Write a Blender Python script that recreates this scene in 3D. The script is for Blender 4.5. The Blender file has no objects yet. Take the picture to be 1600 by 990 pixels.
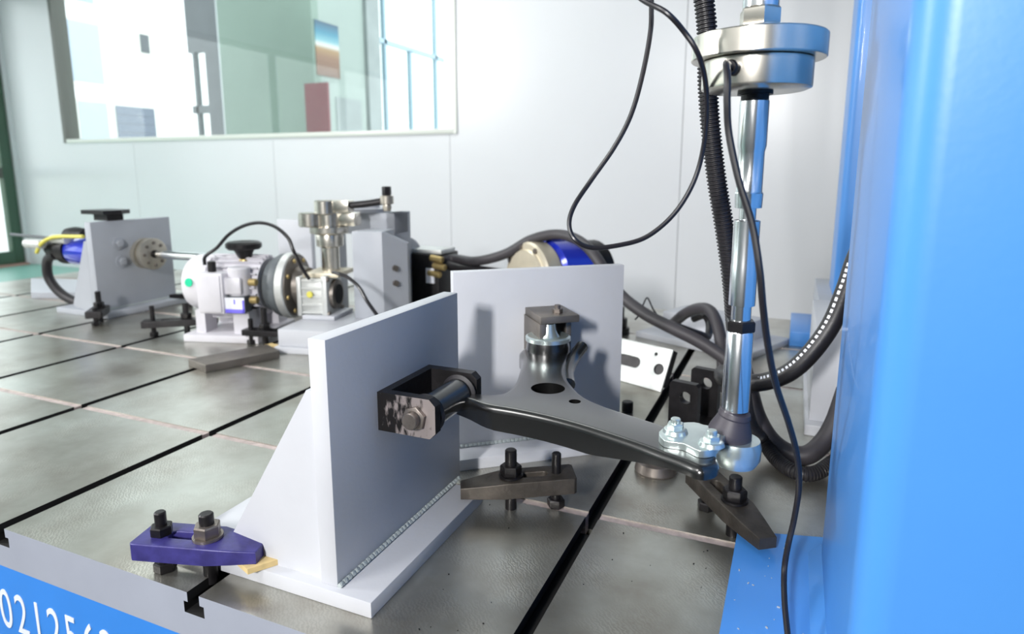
import bpy, bmesh, math, random
from mathutils import Vector, Matrix
random.seed(7)
C = bpy.context.scene.collection
sc = bpy.context.scene
R = math.radians
PI = math.pi

# ------------------------------------------------------------------ camera
cam_d = bpy.data.cameras.new('camera'); cam = bpy.data.objects.new('camera', cam_d); C.objects.link(cam)
YAW, PITCH = R(23.3), R(10.216)
cam.location = (0, 0, 0.5)
cam.rotation_euler = (PI/2 - PITCH, 0, YAW)
cam_d.sensor_width = 36; cam_d.lens = 36*1021/1600; cam_d.shift_y = -45/1600
cam_d.clip_start = 0.01; cam_d.clip_end = 200
cam_d.dof.use_dof = True; cam_d.dof.focus_distance = 0.82; cam_d.dof.aperture_fstop = 5.0
sc.camera = cam

# ------------------------------------------------------------------ world (bright overcast day outside)
w = bpy.data.worlds.new('world'); sc.world = w; w.use_nodes = True
bg = w.node_tree.nodes['Background']; bg.inputs[0].default_value = (0.93, 0.97, 1.0, 1); bg.inputs[1].default_value = 3.0

# ------------------------------------------------------------------ lamps of the room, plus an added ceiling fill
def area(name, loc, target, sx, sy, power, col=(1, 1, 1)):
    l = bpy.data.lights.new(name, 'AREA'); l.shape = 'RECTANGLE'; l.size = sx; l.size_y = sy; l.energy = power; l.color = col
    o = bpy.data.objects.new(name, l); C.objects.link(o); o.location = loc
    o.rotation_euler = (Vector(target) - Vector(loc)).to_track_quat('-Z', 'Y').to_euler()
    return o
area('studio_lamp', (-0.36, -2.1, 1.40), (-0.4, 1.2, 0.1), 0.2, 0.4, 47, (1.0, 0.985, 0.97)).data.spread = R(120)
area('studio_lamp', (-3.9, -0.5, 1.72), (-1.2, 1.5, 0.3), 0.5, 0.5, 84, (1.0, 0.99, 0.98))
area('studio_lamp', (-1.15, -0.5, 1.60), (-0.3, 0.9, 0.2), 0.5, 0.5, 18, (1.0, 0.99, 0.98))
area('ceiling_fill', (-2.4, 2.3, 2.35), (-2.4, 2.6, 0), 2.6, 0.4, 27, (0.97, 1.0, 0.98))  # unseen fill light, added to brighten the back wall and bed

vs = sc.view_settings
vs.view_transform = 'Standard'; vs.look = 'None'; vs.gamma = 1.0; vs.exposure = 0.0; vs.use_curve_mapping = False

# ------------------------------------------------------------------ materials
def S(r, g, b):
    f = lambda c: (c/255/12.92) if c/255 <= 0.04045 else ((c/255 + 0.055)/1.055)**2.4
    return (f(r), f(g), f(b), 1)
def mat(name, col, rough=0.5, metal=0.0, var=0.0, vscale=20, bump=0.0, bscale=60, coat=0.0, col2=None, spec=0.5):
    m = bpy.data.materials.new(name); m.use_nodes = True
    nt = m.node_tree; b = nt.nodes['Principled BSDF']
    b.inputs['Base Color'].default_value = col; b.inputs['Roughness'].default_value = rough
    b.inputs['Metallic'].default_value = metal; b.inputs['Coat Weight'].default_value = coat
    b.inputs['Specular IOR Level'].default_value = spec
    if var or bump:
        tc = nt.nodes.new('ShaderNodeTexCoord')
    if var:
        n = nt.nodes.new('ShaderNodeTexNoise'); n.inputs['Scale'].default_value = vscale; n.inputs['Detail'].default_value = 6
        nt.links.new(tc.outputs['Object'], n.inputs['Vector'])
        r = nt.nodes.new('ShaderNodeValToRGB'); r.color_ramp.elements[0].position = 0.35; r.color_ramp.elements[1].position = 0.65
        c2 = col2 or tuple(c*(1-var) for c in col[:3]) + (1,)
        r.color_ramp.elements[0].color = c2; r.color_ramp.elements[1].color = col
        nt.links.new(n.outputs['Fac'], r.inputs['Fac']); nt.links.new(r.outputs['Color'], b.inputs['Base Color'])
    if bump:
        n2 = nt.nodes.new('ShaderNodeTexNoise'); n2.inputs['Scale'].default_value = bscale; n2.inputs['Detail'].default_value = 4
        nt.links.new(tc.outputs['Object'], n2.inputs['Vector'])
        bp = nt.nodes.new('ShaderNodeBump'); bp.inputs['Strength'].default_value = bump; bp.inputs['Distance'].default_value = 0.002
        nt.links.new(n2.outputs['Fac'], bp.inputs['Height']); nt.links.new(bp.outputs['Normal'], b.inputs['Normal'])
    return m

M = {}
M['white_paint'] = mat('white_paint', S(190, 192, 198), 0.42, var=0.05, vscale=9, bump=0.08, bscale=150)
M['grey_paint'] = mat('grey_paint', S(170, 174, 182), 0.45, var=0.06, vscale=9, bump=0.1, bscale=150)
M['weld'] = mat('weld', S(172, 180, 180), 0.45, bump=0.9, bscale=260)
M['bed_grey'] = mat('bed_grey', S(150, 155, 168), 0.5, var=0.06, vscale=12, bump=0.06, bscale=90)
M['blue_paint'] = mat('blue_paint', S(71, 139, 214), 0.38, var=0.05, vscale=4, bump=0.05, bscale=160, coat=0.15)
M['blue_skirt'] = mat('blue_skirt', S(50, 128, 214), 0.45, var=0.1, vscale=5)
M['white_print'] = mat('white_print', S(215, 220, 228), 0.5)
M['black_oxide'] = mat('black_oxide', S(42, 40, 42), 0.42, 0.5, var=0.4, vscale=50, bump=0.2, bscale=200)
M['forged'] = mat('forged', S(84, 78, 72), 0.48, 0.55, var=0.35, vscale=40, bump=0.3, bscale=160)
M['strap_blue'] = mat('strap_blue', S(62, 58, 128), 0.4, 0.1, var=0.3, vscale=55, bump=0.1, bscale=200, col2=S(48, 44, 104))
M['bolt_steel'] = mat('bolt_steel', S(140, 132, 126), 0.4, 0.8, var=0.3, vscale=60)
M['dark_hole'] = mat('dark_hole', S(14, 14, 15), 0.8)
M['arm_black'] = mat('arm_black', S(15, 15, 15), 0.26, 0.0, var=0.15, vscale=14, bump=0.02, bscale=60, coat=1.0, spec=0.6)
M['arm_black'].node_tree.nodes['Principled BSDF'].inputs['Coat Roughness'].default_value = 0.24
M['rubber'] = mat('rubber', S(34, 32, 36), 0.55, bump=0.1, bscale=120)
M['boot_rubber'] = mat('boot_rubber', S(58, 54, 62), 0.5)
M['hose_black'] = mat('hose_black', S(33, 31, 34), 0.42, bump=0.15, bscale=180)
M['hose_grey'] = mat('hose_grey', S(58, 55, 59), 0.5, bump=0.1, bscale=180)
M['cable'] = mat('cable', S(27, 25, 30), 0.35)
M['chrome'] = mat('chrome', S(232, 234, 236), 0.2, 1.0, bump=0.02, bscale=20)
M['nickel'] = mat('nickel', S(224, 219, 208), 0.27, 1.0, var=0.08, vscale=30)
M['zinc'] = mat('zinc', S(214, 226, 224), 0.28, 0.85, var=0.1, vscale=40)
M['alu'] = mat('alu', S(214, 216, 214), 0.5, 0.55, var=0.1, vscale=35, bump=0.2, bscale=120)
M['motor_paint'] = mat('motor_paint', S(216, 214, 220), 0.45, 0.1, var=0.06, vscale=20)
M['steel_bar'] = mat('steel_bar', S(126, 120, 114), 0.45, 0.7, var=0.25, vscale=25, bump=0.2)
M['rust_edge'] = mat('rust_edge', S(150, 124, 100), 0.7, 0.3, var=0.3, vscale=60)
M['cream'] = mat('cream', S(222, 212, 190), 0.4, 0.5, var=0.08, vscale=30)
M['servo_blue'] = mat('servo_blue', S(34, 52, 190), 0.18, 0.2, coat=0.6)
M['shim'] = mat('shim', S(222, 196, 140), 0.8, var=0.25, vscale=45)
M['steel_light'] = mat('steel_light', S(186, 180, 168), 0.38, 0.7, var=0.15, vscale=40)
M['brass'] = mat('brass', S(186, 164, 112), 0.4, 0.7)
M['yellow'] = mat('yellow', S(214, 206, 90), 0.5)
M['green_dot'] = mat('green_dot', S(20, 200, 150), 0.5)
M['label_blue'] = mat('label_blue', S(120, 110, 235), 0.5)
M['label_white'] = mat('label_white', S(238, 240, 248), 0.5)
M['joint'] = mat('joint', S(198, 182, 178), 0.5, 0.2, var=0.3, vscale=70)
M['wall'] = mat('wall', S(226, 228, 231), 0.27, var=0.02, vscale=1.5, spec=0.4)
M['seam'] = mat('seam', S(206, 212, 212), 0.5)
M['frame_white'] = mat('frame_white', S(224, 228, 220), 0.35)
M['frame_green'] = mat('frame_green', S(70, 98, 80), 0.4)
M['frame_dark'] = mat('frame_dark', S(92, 96, 90), 0.4)
M['frame_grey'] = mat('frame_grey', S(176, 184, 186), 0.35, 0.4)
M['dark_metal'] = mat('dark_metal', S(96, 102, 106), 0.5, var=0.1, vscale=6)
M['floor'] = mat('floor', S(130, 185, 172), 0.4, var=0.08, vscale=3)
M['concrete'] = mat('concrete', S(70, 72, 71), 0.6, var=0.15, vscale=4)
M['ceiling'] = mat('ceiling', S(176, 180, 180), 0.8)
M['room_grey'] = mat('room_grey', S(70, 74, 78), 0.8)
M['hall_green'] = mat('hall_green', S(126, 146, 136), 0.6, var=0.12, vscale=1.2)
M['hall_pale'] = mat('hall_pale', S(146, 160, 155), 0.6, var=0.06, vscale=2)
M['pillar'] = mat('pillar', S(140, 150, 150), 0.6, var=0.15, vscale=5)
M['red_box'] = mat('red_box', S(112, 54, 60), 0.5, var=0.1, vscale=4)
M['facade'] = mat('facade', S(246, 248, 250), 0.7)
M['facade_pane'] = mat('facade_pane', S(160, 176, 192), 0.25)
M['shutter'] = mat('shutter', S(108, 118, 132), 0.5)
M['mullion'] = mat('mullion', S(150, 176, 190), 0.4)
M['threshold'] = mat('threshold', S(190, 150, 140), 0.6)
M['tar'] = mat('tar', S(206, 208, 206), 0.8, var=0.1, vscale=1)

def glass_mat(name, tint):
    m = bpy.data.materials.new(name); m.use_nodes = True; nt = m.node_tree
    for n in list(nt.nodes):
        if n.type != 'OUTPUT_MATERIAL': nt.nodes.remove(n)
    out = [n for n in nt.nodes if n.type == 'OUTPUT_MATERIAL'][0]
    t = nt.nodes.new('ShaderNodeBsdfTransparent'); t.inputs[0].default_value = tint
    g = nt.nodes.new('ShaderNodeBsdfGlossy'); g.inputs['Roughness'].default_value = 0.02
    lw = nt.nodes.new('ShaderNodeLayerWeight'); lw.inputs[0].default_value = 0.5
    pw = nt.nodes.new('ShaderNodeMath'); pw.operation = 'POWER'; pw.inputs[1].default_value = 4.0; nt.links.new(lw.outputs['Facing'], pw.inputs[0])
    fr = nt.nodes.new('ShaderNodeMath'); fr.operation = 'MULTIPLY_ADD'; fr.inputs[1].default_value = 0.3; fr.inputs[2].default_value = 0.03; nt.links.new(pw.outputs[0], fr.inputs[0])
    mx = nt.nodes.new('ShaderNodeMixShader')
    nt.links.new(fr.outputs[0], mx.inputs[0]); nt.links.new(t.outputs[0], mx.inputs[1]); nt.links.new(g.outputs[0], mx.inputs[2])
    nt.links.new(mx.outputs[0], out.inputs[0])
    return m
M['glass'] = glass_mat('window_glass', (0.95, 0.975, 0.965, 1))

# scraped cast iron of the bed
def iron_mat():
    m = bpy.data.materials.new('scraped_iron'); m.use_nodes = True; nt = m.node_tree; b = nt.nodes['Principled BSDF']
    tc = nt.nodes.new('ShaderNodeTexCoord')
    n = nt.nodes.new('ShaderNodeTexNoise'); n.inputs['Scale'].default_value = 5.0; n.inputs['Detail'].default_value = 7; n.inputs['Roughness'].default_value = 0.6
    nt.links.new(tc.outputs['Object'], n.inputs['Vector'])
    r = nt.nodes.new('ShaderNodeValToRGB')
    r.color_ramp.elements[0].position = 0.32; r.color_ramp.elements[0].color = S(148, 142, 132)
    r.color_ramp.elements[1].position = 0.68; r.color_ramp.elements[1].color = S(192, 194, 187)
    nt.links.new(n.outputs['Fac'], r.inputs['Fac'])
    # fine scraper marks
    w1 = nt.nodes.new('ShaderNodeTexWave'); w1.wave_type = 'BANDS'; w1.bands_direction = 'DIAGONAL'
    w1.inputs['Scale'].default_value = 95; w1.inputs['Distortion'].default_value = 9; w1.inputs['Detail'].default_value = 3; w1.inputs['Detail Scale'].default_value = 1.5
    nt.links.new(tc.outputs['Object'], w1.inputs['Vector'])
    n3 = nt.nodes.new('ShaderNodeTexNoise'); n3.inputs['Scale'].default_value = 9; nt.links.new(tc.outputs['Object'], n3.inputs['Vector'])
    mr = nt.nodes.new('ShaderNodeMapRange'); mr.inputs[1].default_value = 0.45; mr.inputs[2].default_value = 0.7
    nt.links.new(n3.outputs['Fac'], mr.inputs[0])
    mul = nt.nodes.new('ShaderNodeMath'); mul.operation = 'MULTIPLY'; nt.links.new(w1.outputs['Fac'], mul.inputs[0]); nt.links.new(mr.outputs[0], mul.inputs[1])
    mixc = nt.nodes.new('ShaderNodeMix'); mixc.data_type = 'RGBA'; mixc.blend_type = 'ADD'
    mixc.inputs[7].default_value = (0.13, 0.13, 0.12, 1)
    nt.links.new(mul.outputs[0], mixc.inputs[0]); nt.links.new(r.outputs['Color'], mixc.inputs[6])
    nt.links.new(mixc.outputs[2], b.inputs['Base Color'])
    bp = nt.nodes.new('ShaderNodeBump'); bp.inputs['Strength'].default_value = 0.12; bp.inputs['Distance'].default_value = 0.001
    nt.links.new(mul.outputs[0], bp.inputs['Height']); nt.links.new(bp.outputs['Normal'], b.inputs['Normal'])
    b.inputs['Metallic'].default_value = 0.85; b.inputs['Roughness'].default_value = 0.30
    return m
M['iron'] = iron_mat()

def fork_mat():   # dark fork with bright worn steel flank
    m = bpy.data.materials.new('worn_fork_steel'); m.use_nodes = True; nt = m.node_tree; b = nt.nodes['Principled BSDF']
    tc = nt.nodes.new('ShaderNodeTexCoord')
    n = nt.nodes.new('ShaderNodeTexNoise'); n.inputs['Scale'].default_value = 120; n.inputs['Detail'].default_value = 6
    mp = nt.nodes.new('ShaderNodeMapping'); mp.inputs['Scale'].default_value = (1, 1, 0.45)
    nt.links.new(tc.outputs['Object'], mp.inputs['Vector']); nt.links.new(mp.outputs[0], n.inputs['Vector'])
    sx = nt.nodes.new('ShaderNodeSeparateXYZ'); nt.links.new(tc.outputs['Object'], sx.inputs[0])
    mr = nt.nodes.new('ShaderNodeMapRange'); mr.inputs[1].default_value = 0.0; mr.inputs[2].default_value = 0.075; mr.inputs[3].default_value = -0.22; mr.inputs[4].default_value = 0.16
    nt.links.new(sx.outputs[0], mr.inputs[0])
    ad = nt.nodes.new('ShaderNodeMath'); ad.operation = 'ADD'; nt.links.new(n.outputs['Fac'], ad.inputs[0]); nt.links.new(mr.outputs[0], ad.inputs[1])
    r = nt.nodes.new('ShaderNodeValToRGB'); r.color_ramp.elements[0].position = 0.40; r.color_ramp.elements[0].color = S(34, 32, 32)
    r.color_ramp.elements[1].position = 0.54; r.color_ramp.elements[1].color = S(160, 150, 148)
    nt.links.new(ad.outputs[0], r.inputs['Fac']); nt.links.new(r.outputs['Color'], b.inputs['Base Color'])
    b.inputs['Metallic'].default_value = 0.5; b.inputs['Roughness'].default_value = 0.4
    return m
M['worn'] = fork_mat()

def poster_mat():
    m = bpy.data.materials.new('poster_print'); m.use_nodes = True; nt = m.node_tree; b = nt.nodes['Principled BSDF']
    tc = nt.nodes.new('ShaderNodeTexCoord'); sp = nt.nodes.new('ShaderNodeSeparateXYZ'); nt.links.new(tc.outputs['Generated'], sp.inputs[0])
    r = nt.nodes.new('ShaderNodeValToRGB'); nt.links.new(sp.outputs['Z'], r.inputs['Fac'])
    e = r.color_ramp.elements
    e[0].position = 0.0; e[0].color = S(112, 92, 82); e[1].position = 1.0; e[1].color = S(62, 84, 104)
    for p, c in ((0.35, S(126, 98, 80)), (0.5, S(146, 122, 90)), (0.58, S(190, 194, 190)), (0.66, S(112, 158, 168)), (0.8, S(66, 124, 146))):
        x = e.new(p); x.color = c
    nt.links.new(r.outputs['Color'], b.inputs['Base Color']); b.inputs['Roughness'].default_value = 0.5
    return m
M['poster'] = poster_mat()

# ------------------------------------------------------------------ mesh helpers
def basis(axis):
    z = Vector(axis).normalized(); a = Vector((0, 0, 1)) if abs(z.z) < 0.9 else Vector((1, 0, 0))
    x = a.cross(z).normalized(); y = z.cross(x)
    return x, y, z
def catmull(pts, n=10):
    P = [Vector(p) for p in pts]; P = [P[0]*2 - P[1]] + P + [P[-1]*2 - P[-2]]
    out = []
    for i in range(1, len(P)-2):
        for k in range(n):
            t = k/n; a, b, c, d = P[i-1], P[i], P[i+1], P[i+2]
            out.append(0.5*((2*b) + (c-a)*t + (2*a-5*b+4*c-d)*t*t + (3*b-a-3*c+d)*t**3))
    out.append(P[-2]); return out

class MB:
    def __init__(s): s.bm = bmesh.new()
    def box(s, c, d, rz=0, bevel=0.0, rot=None):
        r = bmesh.ops.create_cube(s.bm, size=1); vs_ = r['verts']
        mt = Matrix.Translation(c) @ (rot.to_4x4() if rot else Matrix.Rotation(rz, 4, 'Z')) @ Matrix.Diagonal((d[0], d[1], d[2], 1))
        bmesh.ops.transform(s.bm, matrix=mt, verts=vs_)
        if bevel:
            es = list({e for v in vs_ for e in v.link_edges})
            bmesh.ops.bevel(s.bm, geom=es, offset=bevel, segments=2, profile=0.5, affect='EDGES')
        return s
    def bx(s, x0, x1, y0, y1, z0, z1, bevel=0.0):
        return s.box(((x0+x1)/2, (y0+y1)/2, (z0+z1)/2), (abs(x1-x0), abs(y1-y0), abs(z1-z0)), bevel=bevel)
    def lathe(s, o, axis, prof, seg=28, cap=True, rot=0.0):
        x, y, z = basis(axis); o = Vector(o); rings = []
        for (r, h) in prof:
            rings.append([s.bm.verts.new(o + z*h + (x*math.cos(2*PI*k/seg+rot) + y*math.sin(2*PI*k/seg+rot))*max(r, 1e-5)) for k in range(seg)])
        for a, b in zip(rings, rings[1:]):
            for k in range(seg):
                s.bm.faces.new((a[k], a[(k+1) % seg], b[(k+1) % seg], b[k]))
        if cap:
            if prof[0][0] > 1e-4: s.bm.faces.new(rings[0][::-1])
            if prof[-1][0] > 1e-4: s.bm.faces.new(rings[-1])
        return s
    def cyl(s, p0, p1, r, seg=24, ch=0.0):
        v = Vector(p1) - Vector(p0); L = v.length
        pr = [(r, 0), (r, L)] if not ch else [(r-ch, 0), (r, ch), (r, L-ch), (r-ch, L)]
        return s.lathe(p0, v, pr, seg)
    def hexa(s, p0, axis, r, h, rot=0.0):
        return s.lathe(p0, axis, [(r*0.93, 0), (r, h*0.12), (r, h*0.88), (r*0.9, h)], 6, rot=rot)
    def tube(s, pts, r, seg=12, n=10, ribs=0):
        P = catmull(pts, n) if n else [Vector(p) for p in pts]
        if ribs:   # resample at constant pitch so that every rib has a crest and a groove
            Q = [P[0]]; acc = 0.0; step = ribs/4
            for a, b in zip(P, P[1:]):
                d = (b-a).length; t = step-acc
                while t <= d: Q.append(a.lerp(b, t/d)); t += step
                acc = d-(t-step)
            P = Q
        up = None; prev = None
        for i, p in enumerate(P):
            d = (P[min(i+1, len(P)-1)] - P[max(i-1, 0)]).normalized()
            if up is None: up = basis(d)[0]
            up = (up - d*up.dot(d)).normalized(); sd = d.cross(up)
            rr = r if not ribs else r*(1.0 if i % 4 in (0, 1) else 0.84)
            if callable(r): rr = r(i/(len(P)-1))
            ring = [s.bm.verts.new(p + (up*math.cos(2*PI*k/seg) + sd*math.sin(2*PI*k/seg))*rr) for k in range(seg)]
            if prev:
                for k in range(seg): s.bm.faces.new((prev[k], prev[(k+1) % seg], ring[(k+1) % seg], ring[k]))
            else: s.bm.faces.new(ring[::-1])
            prev = ring
        s.bm.faces.new(prev); return s
    def prism(s, outer, holes, z0, z1, mt=None, bevel=0.0, zb=None, rnd=0.0):
        """flat plate of any outline with holes; zb(x, y) can give the underside height"""
        bm = bmesh.new(); rims = []
        if rnd:
            A = sum(p[0]*q[1]-q[0]*p[1] for p, q in zip(outer, outer[1:]+outer[:1])); sg = 1 if A > 0 else -1
            N = len(outer); nr = []
            for i in range(N):
                d = (Vector((*outer[(i+1) % N], 0)) - Vector((*outer[i-1], 0))).normalized(); nr.append((-d.y*sg, d.x*sg))
            base = outer
            for k in range(6):
                f = PI/2*k/6; q = rnd*(1-math.cos(f))
                rims.append([bm.verts.new((p[0]+n_[0]*q, p[1]+n_[1]*q, z1-rnd+rnd*math.sin(f))) for p, n_ in zip(base, nr)])
            outer = [(p[0]+n_[0]*rnd, p[1]+n_[1]*rnd) for p, n_ in zip(base, nr)]
        loops = [outer] + list(holes); tops = []
        for lp in loops:
            vv = [bm.verts.new((p[0], p[1], z1)) for p in lp]
            tops.append(vv)
            for a, b in zip(vv, vv[1:] + vv[:1]): bm.edges.new((a, b))
        bmesh.ops.triangle_fill(bm, use_beauty=True, use_dissolve=False, edges=bm.edges[:])
        tf = bm.faces[:]
        low = {}
        if rims:
            for a_, b_ in zip(rims, rims[1:] + [tops[0]]):
                for i in range(len(a_)): bm.faces.new((a_[i], a_[(i+1) % len(a_)], b_[(i+1) % len(a_)], b_[i]))
        for vv in tops:
            for v in vv: low[v] = bm.verts.new((v.co.x, v.co.y, zb(v.co.x, v.co.y) if zb else z0))
        for f_ in tf: bm.faces.new([low[v] for v in f_.verts][::-1])
        if rims:     # the underside follows the full outline
            for v, r_ in zip(tops[0], rims[0]): low[v].co.x, low[v].co.y = r_.co.x, r_.co.y; low[r_] = low[v]
            if zb:
                for r_ in rims[0]: low[r_].co.z = zb(r_.co.x, r_.co.y)
        for vv in ([rims[0]] + tops[1:] if rims else tops):
            for a, b in zip(vv, vv[1:] + vv[:1]): bm.faces.new((a, low[a], low[b], b))
        bmesh.ops.recalc_face_normals(bm, faces=bm.faces[:])
        if bevel:
            es = [e for e in bm.edges if len(e.link_faces) == 2 and abs(e.link_faces[0].normal.z) > 0.9 and abs(e.link_faces[1].normal.z) < 0.3 and e.verts[0].co.z > (z0+z1)/2]
            es += [e for e in bm.edges if len(e.link_faces) == 2 and abs(e.link_faces[1].normal.z) > 0.9 and abs(e.link_faces[0].normal.z) < 0.3 and e.verts[0].co.z > (z0+z1)/2]
            bmesh.ops.bevel(bm, geom=list(set(es)), offset=bevel, segments=3, profile=0.5, affect='EDGES', clamp_overlap=True)
        if mt is not None: bmesh.ops.transform(bm, matrix=mt, verts=bm.verts[:])
        me = bpy.data.meshes.new('t'); bm.to_mesh(me); bm.free(); s.bm.from_mesh(me); bpy.data.meshes.remove(me)
        return s
    def poly(s, pts3, faces):
        v = [s.bm.verts.new(p) for p in pts3]
        for f_ in faces: s.bm.faces.new([v[i] for i in f_])
        return s
    def extr(s, prof, axis_vec):
        """extrude a closed 3D polygon along a vector"""
        n = len(prof); a = [s.bm.verts.new(p) for p in prof]; b = [s.bm.verts.new(Vector(p)+Vector(axis_vec)) for p in prof]
        fs = [s.bm.faces.new(a), s.bm.faces.new(b[::-1])]
        for k in range(n): fs.append(s.bm.faces.new((a[k], b[k], b[(k+1) % n], a[(k+1) % n])))
        bmesh.ops.recalc_face_normals(s.bm, faces=fs)
        return s
    def build(s, name, m, parent=None, smooth=True, matrix=None):
        me = bpy.data.meshes.new(name)
        if matrix is not None: bmesh.ops.transform(s.bm, matrix=matrix, verts=s.bm.verts[:])
        s.bm.normal_update(); s.bm.to_mesh(me); s.bm.free()
        for mm in (m if isinstance(m, (list, tuple)) else [m]): me.materials.append(mm)
        if smooth:
            for p in me.polygons: p.use_smooth = True
            me.set_sharp_from_angle(angle=R(35))
        o = bpy.data.objects.new(name, me); C.objects.link(o)
        if parent: o.parent = parent
        return o

def thing(name, label, cat, loc=(0, 0, 0), rz=0, group=None):
    o = bpy.data.objects.new(name, None); C.objects.link(o); o.location = loc; o.rotation_euler = (0, 0, rz)
    o['label'] = label; o['category'] = cat; o.empty_display_size = 0.05
    if group: o['group'] = group
    return o
def tag(o, label, cat, group=None):
    o['label'] = label; o['category'] = cat
    if group: o['group'] = group
    return o
def struct(o): o['kind'] = 'structure'; return o
def circ(cx, cy, r, n=24, sx=1.0): return [(cx + r*sx*math.cos(2*PI*k/n), cy + r*math.sin(2*PI*k/n)) for k in range(n)]
def slot(x0, x1, r, n=8):
    return [(x1 + r*math.sin(PI*k/n), r*-math.cos(PI*k/n)) for k in range(n+1)] + [(x0 - r*math.sin(PI*k/n), r*math.cos(PI*k/n)) for k in range(n+1)]

# ================================================================== THE ROOM
FZ = -0.285            # floor level (the bed top is z = 0)
WY = 3.45              # back wall
LX = -5.94             # left wall
struct(MB().bx(-6.2, 3.0, -2.6, 3.7, FZ-0.1, FZ).build('floor', M['concrete']))
struct(MB().bx(LX, -3.5, -2.6, WY, FZ, FZ+0.002).build('floor_walkway', M['floor']))
struct(MB().bx(-6.2, 3.0, -2.6, 3.7, 2.45, 2.55).build('ceiling', M['ceiling']))
struct(MB().bx(1.6, 1.7, -2.6, 3.7, FZ, 2.45).build('wall_right', M['room_grey']))
struct(MB().bx(-6.2, 1.6, -2.7, -2.6, FZ, 2.45).build('wall_front', M['ceiling']))
# back wall of white sandwich panels, with the window opening
WX0, WX1, WZ0, WZ1 = -5.29, -1.85, 0.74, 2.0
wall = struct(MB().bx(-6.2, 1.6, WY+0.03, WY+0.10, FZ, WZ0-0.01).bx(-6.2, WX0-0.01, WY+0.03, WY+0.10, WZ0-0.01, 2.45)
              .bx(WX1+0.01, 1.6, WY+0.03, WY+0.10, WZ0-0.01, 2.45).bx(WX0-0.01, WX1+0.01, WY+0.03, WY+0.10, WZ1+0.01, 2.45).build('wall_back', M['seam']))
seams = [LX-0.02, -4.55, -3.214, -1.882, -0.55, 0.78, 1.6]
for a, b in zip(seams, seams[1:]):
    a2, b2 = a+0.0014, b-0.0014
    pb = MB()
    lo, hi = max(a2, WX0), min(b2, WX1)
    if hi > lo + 0.03:
        pb.bx(a2, b2, WY, WY+0.03, FZ, WZ0)
        pb.bx(a2, b2, WY, WY+0.03, WZ1, 2.45)
        if a2 < WX0: pb.bx(a2, WX0, WY, WY+0.03, WZ0, WZ1)
        if b2 > WX1: pb.bx(WX1, b2, WY, WY+0.03, WZ0, WZ1)
    else: pb.bx(a2, b2, WY, WY+0.03, FZ, 2.45)
    pb.build('wall_panel', M['wall'], wall, smooth=False)
# window frame and pane
win = struct(MB().bx(WX0, WX1, WY-0.012, WY+0.10, WZ0-0.03, WZ0, 0.003).bx(WX0, WX1, WY-0.012, WY+0.10, WZ1, WZ1+0.03)
             .bx(WX1-0.004, WX1+0.02, WY-0.012, WY+0.10, WZ0-0.03, WZ1).build('window_1', M['frame_white']))
MB().bx(WX0-0.03, WX0+0.004, WY-0.012, WY+0.10, WZ0-0.03, WZ1).build('window_jamb', M['frame_dark'], win)['label'] = 'dark grey left jamb'
MB().bx(WX0, WX1, WY+0.045, WY+0.053, WZ0, WZ1).build('pane', M['glass'], win)
# left wall with a green glazed door in its far corner
DY0, DY1 = 2.2, 3.418
GY0, GY1, GZ0, GZ1 = -2.2, 1.9, 0.25, 1.95
struct(MB().bx(LX-0.12, LX, -2.6, GY0, FZ, 2.45).bx(LX-0.12, LX, GY0, GY1, FZ, GZ0).bx(LX-0.12, LX, GY0, GY1, GZ1, 2.45).bx(LX-0.12, LX, GY1, DY0, FZ, 2.45)
       .bx(LX-0.12, LX, DY1, WY+0.03, FZ, 2.45).bx(LX-0.12, LX, DY0, DY1, 1.95, 2.45).build('wall_left', M['wall']))
wf = MB()
for y in (GY0+0.03, -0.85, 0.5, GY1-0.03): wf.bx(LX-0.08, LX-0.02, y-0.03, y+0.03, GZ0, GZ1)
wf.bx(LX-0.08, LX-0.02, GY0, GY1, GZ0, GZ0+0.06).bx(LX-0.08, LX-0.02, GY0, GY1, GZ1-0.06, GZ1)
win_added = struct(wf.build('window_added', M['frame_green']))  # unseen window, added for daylight and bright reflections from the left
MB().bx(LX-0.052, LX-0.046, GY0, GY1, GZ0+0.05, GZ1-0.05).build('pane', M['glass'], win_added)
door = struct(MB().bx(LX-0.09, LX-0.02, DY1-0.085, DY1-0.005, FZ+0.02, 1.94, 0.004).bx(LX-0.09, LX-0.02, DY0+0.005, DY0+0.085, FZ+0.02, 1.94, 0.004)
              .bx(LX-0.09, LX-0.02, DY0+0.08, DY1-0.08, FZ+0.02, FZ+0.12).bx(LX-0.09, LX-0.02, DY0+0.08, DY1-0.08, 1.85, 1.94).build('door_1', M['frame_green']))
MB().bx(LX-0.085, LX-0.025, DY0+0.085, DY1-0.085, 0.44, 0.52).build('mid_rail', M['frame_dark'], door)
MB().bx(LX-0.06, LX-0.052, DY0+0.085, DY1-0.085, FZ+0.12, 0.44).build('pane', M['glass'], door)
MB().bx(LX-0.06, LX-0.052, DY0+0.085, DY1-0.085, 0.52, 1.85).build('pane', M['glass'], door)
struct(MB().bx(LX-0.12, LX+0.03, DY0, DY1, FZ, FZ+0.018).build('trim_1', M['threshold']))

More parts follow.
